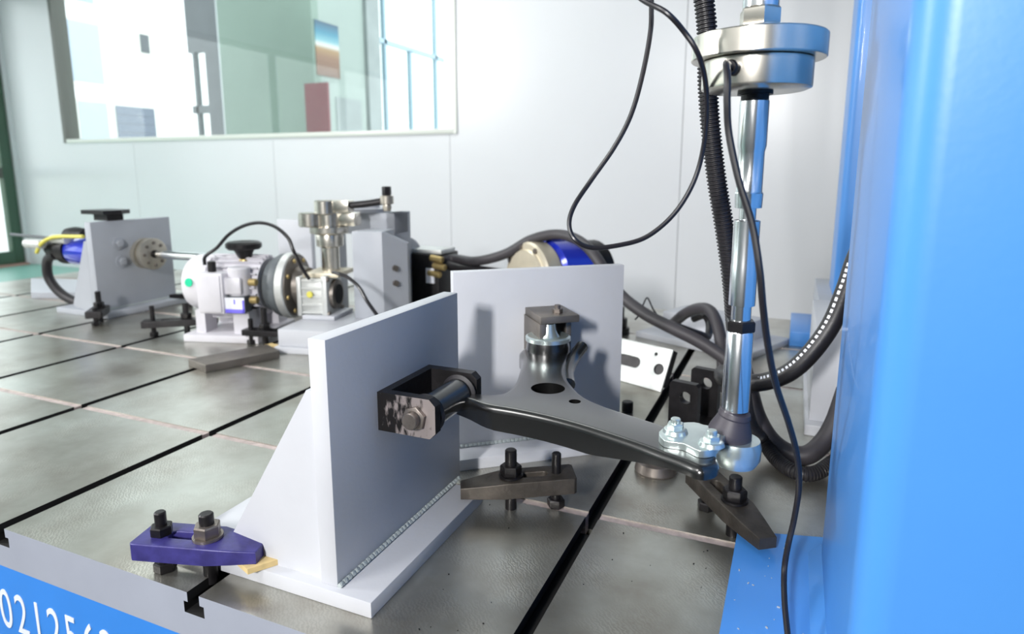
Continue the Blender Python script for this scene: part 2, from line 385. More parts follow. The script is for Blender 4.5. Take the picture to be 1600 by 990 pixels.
# ---------------- hall and outside world seen through the glass
hall = struct(MB().bx(-5.46, -4.287, 5.2, 5.3, FZ, 2.6).build('wall_hall', M['hall_green']))
struct(MB().bx(-4.40, -4.287, 5.3, 6.02, FZ, 2.6).build('wall_hall_side', M['hall_pale']))
struct(MB().bx(-4.62, -4.25, 6.03, 6.26, FZ, 2.6).build('trim_2', M['pillar']))
struct(MB().bx(-14.2, -1.7, 3.7, 15.0, FZ-0.1, FZ).build('floor_hall', M['tar']))
struct(MB().bx(-40, LX-0.13, -14.0, 3.69, FZ-0.14, FZ-0.03).build('ground', M['tar']))
po = tag(MB().bx(-4.286, -4.28, 5.235, 5.585, 1.40, 1.90).build('poster', M['poster']), 'tall poster with blue sky over brown ground, on the hall wall behind the window', 'poster')
cb = thing('hose_cabinet', 'dark red and white cabinet standing below the poster behind the window', 'cabinet', (-4.12, 5.33, FZ))
MB().bx(-0.165, 0.10, -0.28, -0.255, 0, 1.58).build('side_panel', M['red_box'], cb)
MB().bx(-0.165, 0.10, -0.255, 0.30, 0, 1.58).build('body', M['hall_pale'], cb)
MB().bx(0.10, 0.108, -0.17, 0.22, 0.2, 1.46).build('door_pane', M['pillar'], cb)
gl = struct(MB().build('window_2', M['mullion'])) if False else None
wf = MB()
for y in (6.40, 6.92, 7.52, 8.25): wf.bx(-4.32, -4.27, y-0.022, y+0.022, FZ, 1.88 if y in (6.92,) else 3.0)
wf.bx(-4.32, -4.27, 6.26, 9.0, 1.87, 1.92).bx(-4.32, -4.27, 6.26, 9.0, FZ, FZ+0.06)
win2 = struct(wf.build('window_2', M['mullion']))
MB().bx(-4.30, -4.295, 6.26, 9.0, FZ+0.06, 3.0).build('pane', M['glass'], win2)
# grey steel glazed partition left of the green wall
pf = MB()
for x0, x1, z0, z1 in ((-6.02, -5.50, FZ, 0.85), (-5.78, -5.50, 0.85, 2.7), (-6.02, -5.78, 1.10, 1.18), (-6.02, -5.78, 1.72, 2.7), (-5.96, -5.93, 0.85, 1.72)): pf.bx(x0, x1, 5.3, 5.36, z0, z1)
win3 = struct(pf.build('window_3', M['dark_metal']))
MB().bx(-6.02, -5.78, 5.328, 5.332, 0.85, 1.72).build('pane', M['glass'], win3)
struct(MB().bx(-5.50, -5.45, 5.22, 5.30, FZ, 2.7).build('trim_3', M['frame_grey']))
# building across the yard
bd = thing('building', 'white building with pale windows and a grey shutter, outside beyond the window', 'building', (-12, 9, FZ))
MB().bx(-1.0, 0, -2.4, 4.5, 0, 5.2).build('facade_wall', M['facade'], bd)
for y0, y1, z0, z1, k in ((-1.02, -0.40, 2.35, 3.40, 'facade_pane'), (-0.95, -0.40, 0.9, 2.02, 'facade_pane'), (0.42, 0.62, 3.05, 3.40, 'dark_metal'), (-1.15, -0.45, 3.75, 4.4, 'facade_pane')):
    f_ = MB().bx(0, 0.05, y0-0.05, y1+0.05, z0-0.05, z1+0.05).build('window_frame', M['frame_white'], bd)
    MB().bx(0.05, 0.06, y0, y1, z0, z1).build('pane', M[k], f_)
f_ = MB().bx(0, 0.05, -0.28, 0.62, 0.0, 2.04).build('shutter_frame', M['frame_white'], bd)
for k in range(12): MB().bx(0.05, 0.075, -0.24, 0.58, 0.02+k*0.165, 0.18+k*0.165).build('slat', M['shutter'], f_)
tag(MB().bx(-16, -15.8, -4, 3.6, FZ-0.03, 0.22).build('kerb', M['yellow']), 'yellow kerb outside, seen through the green door', 'kerb')

# ================================================================== THE TEST BED
bed = thing('test_bed', 'large T-slotted cast iron test bed with grey edge and blue skirt', 'table', (0, 0, 0))
YE = [0.497, 0.863, 1.230, 1.597, 1.964, 2.375]
XS = [-3.27, -2.885, -2.51, -2.135, -1.758, -1.383, -1.008, -0.631, -0.241, 0.136, 0.512, 0.89]
X0, X1 = -3.29, 1.25
XS = XS[1:]
SW, TW = 0.0098, 0.0165
for i in range(5):
    y0, y1 = YE[i] + (0.008 if i else 0), YE[i+1] - 0.008
    prof = [(X0, -0.062), (X0, 0)]
    for x in XS:
        prof += [(x-SW, 0), (x-SW, -0.013), (x-TW, -0.013), (x-TW, -0.028), (x+TW, -0.028), (x+TW, -0.013), (x+SW, -0.013), (x+SW, 0)]
    prof += [(X1, 0), (X1, -0.062)]
    b = MB(); b.extr([(x, y0, z) for x, z in prof], (0, y1-y0, 0))
    o = b.build('table_plate', [M['iron'], M['bed_grey'], M['dark_hole']], bed, smooth=False)
    for p in o.data.polygons:
        if i == 0 and p.normal.y < -0.9: p.material_index = 1
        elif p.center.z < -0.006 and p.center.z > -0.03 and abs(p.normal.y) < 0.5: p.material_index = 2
for i in range(1, 5):
    segs = [X0] + XS + [X1]
    for a, b_ in zip(segs, segs[1:]):
        MB().bx(a+(SW if a != X0 else 0), b_-(SW if b_ != X1 else 0), YE[i]-0.008, YE[i]+0.008, -0.03, -0.002).build('joint_strip', M['joint'], bed, smooth=False)
MB().bx(X0+0.03, X1-0.03, 0.52, 2.35, FZ, -0.063).build('base_frame', M['bed_grey'], bed)
MB().bx(X0, X1, 0.497, 0.52, FZ, -0.062).build('skirt', M['blue_skirt'], bed)['label'] = 'bright blue front skirt with white digits'
# digits painted on the skirt
cu = bpy.data.curves.new('digits', 'FONT'); cu.body = '30212562'; cu.size = 0.090; cu.extrude = 0.0004; cu.space_character = 1.2
to = bpy.data.objects.new('digits_tmp', cu); C.objects.link(to)
bpy.context.view_layer.update()
me = bpy.data.meshes.new_from_object(to.evaluated_get(bpy.context.evaluated_depsgraph_get())); bpy.data.objects.remove(to)
me.materials.clear(); me.materials.append(M['white_print'])
me.transform(Matrix.Translation((-1.074, 0.4965, -0.163)) @ Matrix.Rotation(PI/2, 4, 'X') @ Matrix.Diagonal((0.68, 1, 1, 1)))
lt = bpy.data.objects.new('lettering', me); C.objects.link(lt); lt.parent = bed
MB().bx(-1.3, -0.3, 0.4962, 0.498, -0.190, -0.1875).build('printed_line', M['white_print'], bed)

# ================================================================== WELDED ANGLE BRACKETS
def bracket(name, label, loc, rz, bx0, by0, by1, px, top, t, gus, m, cat='bracket', group='welded angle brackets'):
    """origin = foot of the upright's working face at ground; local +x is the direction the face looks, y along it"""
    r = thing(name, label, cat, loc, rz, group)
    bt = 0.02
    MB().bx(bx0, 0.052, by0, by1, 0, bt, 0.0012).build('base_plate', m, r)
    MB().bx(-t, 0, by0+0.008, by1+px, bt, top, 0.0012).build('upright_plate', m, r)
    for g in gus:
        b = MB(); b.extr([(-t, g, bt), (-t, g, top*0.80), (-t-0.012, g, top*0.80), (bx0+0.085, g, bt+0.018), (bx0+0.092, g, bt+0.008), (bx0+0.135, g, bt)], (0, 0.016, 0))
        b.build('gusset', m, r)
    wd = MB(); n = 40
    for k in range(n):
        y = by0+0.012 + (by1+px-by0-0.016)*k/n
        wd.box((0.002, y, bt+0.002), (0.006, 0.0072, 0.006), rot=Matrix.Rotation(PI/4, 3, 'Y'), bevel=0.0009)
    wd.build('weld_bead', M['weld'], r)['kind'] = 'stuff'
    return r
b1 = bracket('angle_bracket', 'nearest white bracket with dark grey shaded face, holding the fork of the black control arm', (-0.460, 0, 0), 0, -0.258, 0.545, 0.835, 0.025, 0.318, 0.024, (0.560, 0.80), M['white_paint'])
b2 = bracket('angle_bracket', 'white bracket turned to the camera behind the black control arm', (-0.5175, 0.955, 0), R(39.5-90), -0.26, -0.01, 0.325, -0.012, 0.332, 0.02, (0.02, 0.28), M['white_paint'])
b3 = bracket('angle_bracket', 'distant grey bracket with a bolted flange and thin shaft, left of the motor', (-2.179, 0, 0), 0, -0.22, 1.455, 1.80, -0.03, 0.327, 0.03, (1.463, 1.75), M['grey_paint'])
for (y, z) in ((1.556, 0.247), (1.561, 0.183)):
    bb = MB(); bb.cyl((0, y, z), (0.004, y, z), 0.022).hexa((0.004, y, z), (1, 0, 0), 0.013, 0.010); bb.build('bolt', M['grey_paint'], b3)
# welded fork on the near bracket's face
fk = thing('fork_clevis', 'black forked clevis with worn steel flank welded to the near bracket', 'clevis', (-0.460, 0.645, 0.205), 0, 'steel clevises')
def ear(x0, x1, z0, z1, y0, y1, c=0.008):
    b = MB(); b.extr([(x0, y0, z0), (x1-c, y0, z0), (x1, y0, z0+c), (x1, y0, z1-c), (x1-c, y0, z1), (x0, y0, z1)], (0, y1-y0, 0)); return b
e1 = ear(0.0, 0.082, -0.025, 0.025, 0, 0.013).build('ear', [M['black_oxide'], M['worn']], fk, smooth=False)
for p in e1.data.polygons:
    if p.normal.y < -0.9: p.material_index = 1
ear(0.0, 0.082, -0.025, 0.025, 0.112, 0.126).build('ear', M['black_oxide'], fk, smooth=False)
MB().bx(0.0, 0.012, 0.013, 0.112, -0.025, 0.025).build('web', M['black_oxide'], fk)
b = MB(); b.hexa((0.055, 0, 0), (0, -1, 0), 0.0155, 0.006, rot=0.3); b.cyl((0.055, -0.006, 0), (0.055, -0.016, 0), 0.0105, ch=0.001); b.cyl((0.055, 0, 0), (0.055, 0.13, 0), 0.006)
b.hexa((0.055, 0.126, 0), (0, 1, 0), 0.0135, 0.010)
b.build('pivot_bolt', M['bolt_steel'], fk)

# small steel clevis on the second bracket that carries the rear bushing
a2 = R(39.5); n2 = Vector((math.sin(a2), -math.cos(a2), 0)); u2 = Vector((math.cos(a2), math.sin(a2), 0))
rc = thing('bushing_clevis', 'small grey steel clevis holding the rear bushing on the turned bracket', 'clevis', (-0.4205, 1.038, 0.205), a2, 'steel clevises')
MB().bx(-0.002, 0.066, -0.086, -0.0005, 0.048, 0.060, 0.001).build('top_plate', M['steel_bar'], rc)
MB().bx(-0.004, 0.008, -0.086, -0.0005, -0.03, 0.048, 0.001).build('cheek', M['steel_bar'], rc)
MB().bx(0.056, 0.066, -0.05, -0.0005, -0.03, 0.048, 0.001).build('cheek', M['steel_bar'], rc)
b = MB(); b.hexa((0.036, -0.062, 0.060), (0, 0, 1), 0.009, 0.008).cyl((0.036, -0.062, 0.062), (0.036, -0.062, 0.074), 0.005); b.build('bolt', M['bolt_steel'], rc)

# ================================================================== CONTROL ARM
arm = thing('control_arm', 'glossy black pressed steel control arm mounted between bracket fork and test rod', 'control arm', (0, 0, 0))
OUT = [(-0.401, 0.735), (-0.371, 0.725), (-0.344, 0.716), (-0.308, 0.715), (-0.263, 0.71), (-0.219, 0.7), (-0.177, 0.686), (-0.137, 0.671), (-0.111, 0.659), (-0.086, 0.648),
       (-0.069, 0.640), (-0.056, 0.652), (-0.055, 0.675), (-0.075, 0.712), (-0.118, 0.740), (-0.156, 0.757), (-0.201, 0.776), (-0.238, 0.801), (-0.268, 0.839), (-0.290, 0.877), (-0.305, 0.922),
       (-0.312, 0.965), (-0.322, 1.0), (-0.345, 1.025), (-0.378, 1.028), (-0.403, 1.005), (-0.404, 0.968), (-0.384, 0.932), (-0.362, 0.866), (-0.348, 0.816), (-0.345, 0.778), (-0.356, 0.762), (-0.379, 0.759), (-0.401, 0.762)]
def resample(lp, n):
    P = [Vector((p[0], p[1], 0)) for p in lp]; P = P + P[:3]; out = []
    PP = [P[-4]] + P if False else P
    N = len(lp)
    for i in range(N):
        a, b_, c, d = (Vector((*lp[(i+k) % N], 0)) for k in (-1, 0, 1, 2))
        for k in range(n):
            t = k/n; q = 0.5*((2*b_) + (c-a)*t + (2*a-5*b_+4*c-d)*t*t + (3*b_-a-3*c+d)*t**3); out.append((q.x, q.y))
    return out
def arm_bottom(x, y):
    d = 0.032
    if x > -0.20: d = 0.032 - 0.019*min(1, (x+0.20)/0.10)
    if x < -0.33: d = 0.032 - 0.007*min(1, (-0.33-x)/0.06)
    return 0.205 - d
ang = R(23); 
MB().prism(resample(OUT, 3), [circ(-0.295, 0.81, 0.0235, 28), circ(-0.245, 0.775, 0.008, 16)], 0.17, 0.205, rnd=0.0088, zb=arm_bottom).build('arm_body', M['arm_black'], arm)
b = MB(); b.lathe((-0.295, 0.81, 0.176), (0, 0, 1), [(0.026, 0), (0.024, 0.022), (0.0235, 0.0275)], 28, cap=False); b.lathe((-0.295, 0.81, 0.176), (0, 0, 1), [(0.0, 0), (0.026, 0)], 28, cap=False)
b.build('hole_flange', M['arm_black'], arm)
# front bushing tube (axis along y) with rubber ends
b = MB(); b.cyl((-0.402, 0.672, 0.203), (-0.402, 0.748, 0.203), 0.021, 28, 0.002); b.build('bushing_sleeve', M['arm_black'], arm)
b = MB(); b.lathe((-0.402, 0.659, 0.203), (0, 1, 0), [(0.014, 0), (0.024, 0.002), (0.0255, 0.008), (0.02, 0.014)], 28); b.build('bushing_rubber', M['rubber'], arm)
b = MB(); b.lathe((-0.402, 0.757, 0.203), (0, -1, 0), [(0.014, 0), (0.024, 0.002), (0.0255, 0.007), (0.02, 0.01)], 28); b.build('bushing_rubber', M['rubber'], arm)
# rear bushing cup (axis vertical)
rcx, rcy = -0.362, 0.992
b = MB(); b.lathe((rcx, rcy, 0.178), (0, 0, 1), [(0.036, 0), (0.036, 0.034), (0.034, 0.044)], 36); b.build('bushing_housing', M['arm_black'], arm)
b = MB(); b.lathe((rcx, rcy, 0.222), (0, 0, 1), [(0.034, 0), (0.0375, 0.001), (0.0375, 0.007), (0.034, 0.009), (0.024, 0.0075), (0.012, 0.0075)], 36); b.build('bushing_ring', M['zinc'], arm)
b = MB(); b.lathe((rcx, rcy, 0.228), (0, 0, 1), [(0.02, 0), (0.014, 0.010), (0.011, 0.023)], 20); b.build('inner_sleeve', M['zinc'], arm)
# flared rim beside the rear bushing
b = MB(); b.tube([(-0.309, 1.012, 0.212), (-0.313, 0.975, 0.200), (-0.305, 0.925, 0.193), (-0.288, 0.878, 0.19)], 0.0105, 12); b.build('rim', M['arm_black'], arm)
# ball joint with zinc flange bolted on the tip
BJ = Vector((-0.046, 0.740, 0))
bj = MB().prism(resample([(-0.122, 0.698), (-0.112, 0.676), (-0.092, 0.676), (-0.074, 0.664), (-0.060, 0.674), (-0.054, 0.704), (-0.052, 0.724), (-0.050, 0.742), (-0.052, 0.754), (-0.058, 0.756), (-0.074, 0.738), (-0.09, 0.742), (-0.112, 0.726)], 3), [], 0.2055, 0.2135, bevel=0.0025).build('ball_joint_flange', M['zinc'], arm)
for x, y in ((-0.105, 0.703), (-0.064, 0.684)):
    b = MB(); b.lathe((x, y, 0.2135), (0, 0, 1), [(0.014, 0), (0.0125, 0.004), (0.0105, 0.005)], 20); b.hexa((x, y, 0.2175), (0, 0, 1), 0.0095, 0.007); b.cyl((x, y, 0.222), (x, y, 0.230), 0.0055, ch=0.001)
    b.cyl((x, y, 0.178), (x, y, 0.206), 0.0055)
    b.build('flange_bolt', M['zinc'], bj)
b = MB(); b.lathe((BJ.x+0.004, BJ.y-0.004, 0.172), (0, 0, 1), [(0.010, 0), (0.022, 0.002), (0.0265, 0.010), (0.0270, 0.024), (0.025, 0.0315)], 32); b.build('ball_housing', M['zinc'], arm)
b = MB(); b.lathe((BJ.x-0.006, BJ.y-0.002, 0.198), (0.18, -0.02, 1), [(0.019, 0), (0.0228, 0.003), (0.0245, 0.009), (0.0232, 0.016), (0.0195, 0.025), (0.0172, 0.031), (0.0180, 0.033), (0.0165, 0.038)], 32); b.build('dust_boot', M['boot_rubber'], arm)

# ================================================================== TEST ROD
rod = thing('load_rod', 'vertical chrome actuator rod with round load cell above the control arm', 'rod', (-0.046, 0.740, 0))
b = MB(); b.lathe((0, 0, 0.2345), (0, 0, 1), [(0.0125, 0), (0.0148, 0.002), (0.0148, 0.056), (0.0143, 0.058), (0.0143, 0.090), (0.013, 0.0925)], 40); b.build('lower_shaft', M['chrome'], rod)
b = MB(); b.hexa((0, 0, 0.327), (0, 0, 1), 0.0165, 0.012, rot=0.2); b.build('lock_nut', M['black_oxide'], rod)
b = MB(); b.lathe((0, 0, 0.339), (0, 0, 1), [(0.0105, 0), (0.0105, 0.016), (0.0140, 0.017), (0.0140, 0.060), (0.0136, 0.062), (0.0136, 0.108), (0.0125, 0.109), (0.0088, 0.110), (0.0088, 0.121), (0.0140, 0.122), (0.0146, 0.137), (0.0132, 0.139), (0.0132, 0.180), (0.0146, 0.186), (0.0146, 0.231), (0.0135, 0.2325)], 40); b.build('upper_shaft', M['chrome'], rod)
b = MB(); b.cyl((0, 0, 0.571), (0, 0, 0.5765), 0.0138, 32); b.lathe((0, 0, 0.5765), (0, 0, 1), [(0.0175, 0), (0.0175, 0.006)], 32); b.build('collar', M['black_oxide'], rod)
lc = MB(); lc.lathe((0, 0, 0.580), (0, 0, 1), [(0.049, 0), (0.0535, 0.002), (0.054, 0.004), (0.054, 0.029), (0.052, 0.030)], 64); lc = lc.build('load_cell_body', M['nickel'], rod)
b = MB(); b.lathe((0, 0, 0.610), (0, 0, 1), [(0.0645, 0), (0.0655, 0.001), (0.0655, 0.022), (0.064, 0.0235), (0.024, 0.0235), (0.022, 0.033)], 64); b.build('load_cell_flange', M['nickel'], rod)
b = MB(); b.lathe((-0.018, -0.050, 0.597), (-0.35, -1, 0), [(0.0075, 0), (0.0075, 0.007), (0.006, 0.009)], 20); b.build('cable_port', M['black_oxide'], rod)
b = MB(); b.hexa((0, 0, 0.643), (0, 0, 1), 0.0205, 0.0175, rot=0.25); b.build('hex_nut', M['nickel'], rod)
b = MB(); b.cyl((0, 0, 0.6605), (0, 0, 0.95), 0.0175, 40); b.build('piston_rod', M['chrome'], rod)

# ================================================================== PORTAL FRAME (blue columns)
def col_box(b, x0, x1, y0, y1, z0, z1, r):
    pts = []
    for cx, cy, a0 in ((x1-r, y1-r, 0), (x0+r, y1-r, 90), (x0+r, y0+r, 180), (x1-r, y0+r, 270)):
        for k in range(7): a = R(a0 + 15*k); pts.append((cx + r*math.cos(a), cy + r*math.sin(a)))
    return b.prism(pts, [], z0, z1)
pf = thing('blue_column', 'big bright blue steel column with base plate, at the right edge', 'column', (0, 0, 0), 0, 'blue portal columns')
b = MB(); col_box(b, 0.060, 0.52, 0.495, 0.855, 0.02, 2.40, 0.026); b.build('post', M['blue_paint'], pf)
MB().extr([(-0.043, 0.44, 0), (0.60, 0.44, 0), (0.60, 0.97, 0), (0.063, 0.895, 0), (-0.041, 0.868, 0)], (0, 0, 0.02)).build('base_plate', M['blue_paint'], pf)
b = MB(); b.extr([(0.0605, 0.50, 0.02), (0.046, 0.50, 0.02), (0.0605, 0.50, 0.035)], (0, 0.35, 0)); b.build('weld_fillet', M['blue_paint'], pf)
pf2 = thing('blue_column', 'far blue column standing on a white block, behind the near one', 'column', (0, 0, 0), 0, 'blue portal columns')
b = MB(); col_box(b, 0.112, 0.36, 1.98, 2.20, 0.159, 2.40, 0.02); b.build('post', M['blue_paint'], pf2)
tag(MB().bx(0.075, 0.42, 1.90, 2.30, 0, 0.158, 0.003).build('support_block', M['grey_paint']), 'pale grey block under the far blue column', 'block', 'machine support blocks')
fb = thing('foot_block', 'small blue block on the bed between chrome rod and column', 'block', (0.045, 2.0, 0), 0, 'machine support blocks')
MB().bx(-0.033, 0.031, 0, 0.28, 0, 0.043, 0.002).build('body', M['blue_paint'], fb)
wb = thing('white_pedestal', 'white steel pedestal half hidden by the near blue column', 'pedestal', (0.05, 1.31, 0), 0, 'machine support blocks')
MB().bx(-0.004, 0.4, 0.0, 0.36, 0, 0.022, 0.002).build('base_plate', M['white_paint'], wb)
MB().bx(0.003, 0.36, 0.025, 0.34, 0.022, 0.205, 0.002).build('body', M['white_paint'], wb)

# ================================================================== STRAP CLAMPS
def clamp(label, heel, toe, ztop, foot, mstrap, group='strap clamps on the bed', w=0.042, th=0.02, stud_t=0.55, stud_up=0.026, heel_t=0.14, heel_up=0.018, toe_z=0.0, nose=0.62):
    h, t = Vector((*heel, 0)), Vector((*toe, 0)); d = t-h; L = d.length; rz = math.atan2(d.y, d.x)
    r = thing('strap_clamp', label, 'clamp', (h.x, h.y, 0), rz, group)
    k = L*nose
    outer = []
    n = 8
    for i in range(n): outer.append((0.004 + (k-0.004)*i/n, -w/2))
    outer += [(k, -w/2), ((k+L)/2, -w*0.40), (L, -w*0.27), (L, w*0.27), ((k+L)/2, w*0.40), (k, w/2)]
    for i in range(1, n+1): outer.append((k + (0.004-k)*i/n, w/2))
    outer += [(0, w/2-0.004), (0, -w/2+0.004)]
    b = MB(); b.prism(outer, [slot(L*0.28, L*0.60, 0.0075)], ztop-th, ztop, bevel=0.0018)
    for v in b.bm.verts:                         # sloping nose
        if v.co.x > k and v.co.z > ztop-th*0.4: v.co.z -= th*0.30*(v.co.x-k)/(L-k)
        v.co.z += toe_z*v.co.x/L
    b.build('strap', mstrap, r)
    sx = L*stud_t; zt = ztop + toe_z*stud_t
    s_ = MB(); s_.cyl((sx, 0, -0.012), (sx, 0, zt+0.014+stud_up), 0.0088, 18, 0.0015); s_.build('stud', M['black_oxide'], r)
    s_ = MB(); s_.cyl((sx, 0, zt), (sx, 0, zt+0.003), 0.0182, 24).hexa((sx, 0, zt+0.003), (0, 0, 1), 0.0162, 0.015, rot=0.4); s_.build('nut', M['bolt_steel'] if mstrap is M['strap_blue'] else M['black_oxide'], r)
    hx = L*heel_t
    s_ = MB(); s_.cyl((hx, 0, 0.004), (hx, 0, ztop+heel_up), 0.007, 18, 0.0015); s_.build('jack_screw', M['black_oxide'], r)
    s_ = MB(); s_.hexa((hx, 0, 0), (0, 0, 1), 0.0135, min(0.013, ztop-th-0.003), rot=0.2); s_.build('screw_foot', M['black_oxide'], r)
    if mstrap is M['strap_blue']:
        s_ = MB(); s_.hexa((hx, 0, ztop), (0, 0, 1), 0.0135, 0.012, rot=0.5); s_.build('jack_nut', M['black_oxide'], r)
    return r
clamp('purple blue strap clamp with two bolts at the front edge of the bed', (-0.730, 0.512), (-0.577, 0.556), 0.050, 0, M['strap_blue'], w=0.054, th=0.022, stud_t=0.56, stud_up=0.018, heel_t=0.17, heel_up=0.03)
tag(MB().prism([(-0.627, 0.548), (-0.575, 0.530), (-0.556, 0.560), (-0.575, 0.585), (-0.612, 0.592)], [], 0.0205, 0.0275).build('packing_shim', M['shim']), 'yellowish packing shim under the tip of the purple blue clamp', 'shim', 'packing shims')
clamp('dark strap clamp under the control arm, between the two white brackets', (-0.277, 0.880), (-0.428, 0.800), 0.056, 0, M['forged'], w=0.05, th=0.024, stud_t=0.56, stud_up=0.028, heel_t=0.16, heel_up=0.03, toe_z=-0.008)
clamp('dark strap clamp holding the blue base plate, below the ball joint', (-0.108, 0.972), (-0.002, 0.825), 0.055, 0, M['forged'], w=0.046, th=0.022, stud_t=0.56, stud_up=0.022, heel_t=0.16, heel_up=0.022, toe_z=-0.006)
clamp('dark strap clamp at the foot of the distant grey bracket', (-2.06, 1.36), (-2.165, 1.475), 0.050, 0, M['black_oxide'], w=0.05, th=0.022, stud_t=0.5, stud_up=0.04, heel_up=0.01)
clamp('dark strap clamp on the bed left of the motor base', (-1.80, 1.335), (-1.635, 1.468), 0.050, 0, M['black_oxide'], w=0.046, th=0.02, stud_t=0.58, stud_up=0.035, heel_up=0.045)
clamp('dark strap clamp between the motor base and the white gearbox pedestal', (-1.455, 1.40), (-1.315, 1.43), 0.045, 0, M['black_oxide'], w=0.042, th=0.016, stud_t=0.45, stud_up=0.05, heel_up=0.03)
clamp('dark strap clamp behind the thin shaft, right of the distant bracket', (-1.98, 1.74), (-2.12, 1.70), 0.05, 0, M['black_oxide'], w=0.04, th=0.018, stud_t=0.5, stud_up=0.05, heel_up=0.01)
tag(MB().prism([(-1.36, 1.375), (-1.29, 1.365), (-1.285, 1.385), (-1.355, 1.40)], [], 0.0005, 0.012).build('packing_shim', M['shim']), 'thin wooden shim beside the white gearbox pedestal', 'shim', 'packing shims')
b = MB(); b.lathe((-0.185, 1.045, 0), (0, 0, 1), [(0.034, 0), (0.036, 0.004), (0.033, 0.018), (0.022, 0.020), (0.02, 0.032), (0.012, 0.034)], 28)
tag(b.build('leveling_foot', M['bolt_steel']), 'round brown steel foot on the bed under the control arm', 'foot')
b = MB(); b.cyl((-0.295, 1.30, 0), (-0.295, 1.30, 0.022), 0.012, 20, 0.002); tag(b.build('stud', M['black_oxide']), 'short black stud on the bed behind the control arm', 'stud')

# ================================================================== LOOSE PIECES ON THE BED
b = MB(); b.prism([(-1.416, 1.168), (-1.33, 1.145), (-1.255, 1.322), (-1.335, 1.362)], [], 0.0005, 0.02, bevel=0.002)
tag(b.build('steel_bar', M['steel_bar']), 'flat rusty steel bar lying on the bed before the motor', 'bar', 'loose steel bars')
b = MB(); b.prism([(-2.76, 1.585), (-2.52, 1.675), (-2.78, 1.90), (-3.12, 1.80)], [], 0.0005, 0.025, bevel=0.002)
tag(b.build('steel_bar', M['grey_paint']), 'wide pale grey bar lying left of the distant bracket', 'bar', 'loose steel bars')
# aluminium plate with slot and holes, leaning back steeply
ap = thing('aluminium_plate', 'pale aluminium plate with slot and holes leaning right of the turned bracket', 'plate', (-0.253, 1.447, 0.0009), R(-23), 'loose steel bars')
del ap['group']
tilt = Matrix.Rotation(R(64), 4, 'X')
sl = [(p[0], p[1]+0.052) for p in slot(-0.128, -0.088, 0.013)]
b = MB(); b.prism([(-0.215, 0), (0, 0), (0, 0.102), (-0.215, 0.102)], [sl, circ(-0.022, 0.05, 0.013, 20), circ(-0.040, 0.083, 0.0042, 12)], -0.0035, 0.0, bevel=0.0008)
b.build('face_plate', M['alu'], ap, matrix=tilt)
b = MB(); b.prism([(-0.214, 0.0135), (-0.001, 0.0135), (-0.001, 0.101), (-0.214, 0.101)], [], -0.024, -0.0036)
b.build('backing_block', M['black_oxide'], ap, matrix=tilt)
# black open clevis standing on the bed
ck = thing('block_clevis', 'blackened two-eared clevis standing on the bed left of the chrome rod', 'clevis', (-0.167, 1.195, 0.0003), R(-14), 'steel clevises')
for yy in (0.0, 0.105):
    b = MB(); b.prism([(-0.028, 0), (0.028, 0), (0.028, 0.106), (0.023, 0.111), (-0.023, 0.111), (-0.028, 0.106)], [circ(0.004, 0.083, 0.0115, 18)], 0, 0.016)
    b.build('ear', M['black_oxide'], ck, matrix=Matrix.Translation((0, yy+0.016, 0)) @ Matrix.Rotation(PI/2, 4, 'X'))
MB().bx(-0.028, 0.028, 0.016, 0.105, 0, 0.016).build('web', M['black_oxide'], ck)
# white bracket base behind (bottom right of the cream flange)
wp = thing('low_pedestal', 'low white steel base under the hoses behind the aluminium plate', 'base', (-0.42, 1.93, 0), R(-24), 'machine support blocks')
MB().bx(0, 0.36, 0, 0.26, 0, 0.018, 0.002).build('base_plate', M['white_paint'], wp)
MB().bx(0.04, 0.30, 0.08, 0.22, 0.018, 0.075, 0.002).build('body', M['white_paint'], wp)
b = MB(); b.cyl((-0.475, 1.95, 0), (-0.475, 1.95, 0.02), 0.03, 20).hexa((-0.475, 1.95, 0.02), (0, 0, 1), 0.024, 0.03).cyl((-0.475, 1.95, 0.05), (-0.475, 1.95, 0.085), 0.013, 16)
tag(b.build('anchor_bolt', M['black_oxide']), 'tall black anchor bolt right behind the turned bracket', 'bolt')

# ================================================================== ROTARY ACTUATOR BEHIND THE DISTANT BRACKET
ra = thing('rotary_actuator', 'blue rotary actuator with bolted round flange through the distant bracket', 'actuator', (-2.179, 1.625, 0.206))
b = MB(); b.lathe((0, 0, 0), (1, 0, 0), [(0.03, 0), (0.03, 0.03), (0.052, 0.032), (0.055, 0.036), (0.055, 0.052), (0.046, 0.054), (0.046, 0.066), (0.056, 0.068), (0.056, 0.085), (0.05, 0.088)], 40); b.build('flange', M['steel_light'], ra)
for k in range(8):
    a = k*PI/4; b = MB(); b.hexa((0.087, 0.04*math.cos(a), 0.04*math.sin(a)), (1, 0, 0), 0.006, 0.005); b.build('flange_bolt', M['bolt_steel'], ra)
b = MB(); b.cyl((0.087, 0, 0), (0.11, 0, 0), 0.014, 20); b.build('socket', M['black_oxide'], ra)
b = MB(); b.cyl((0.11, 0, 0), (0.55, 0, 0), 0.0145, 20); b.build('shaft', M['chrome'], ra)
b = MB(); b.lathe((-0.03, -0.10, 0.01), (-1, 0, 0), [(0.046, 0), (0.05, 0.01), (0.05, 0.15), (0.045, 0.16)], 32); b.build('body', M['servo_blue'], ra)
b = MB(); b.lathe((-0.19, -0.10, 0.015), (-1, 0, 0), [(0.052, 0), (0.055, 0.04), (0.04, 0.06), (0.045, 0.10), (0.03, 0.13)], 28).lathe((-0.19, -0.05, 0.055), (-1, 0, 0), [(0.03, 0), (0.035, 0.06), (0.03, 0.10)], 20); b.build('rear_cap', M['black_oxide'], ra)
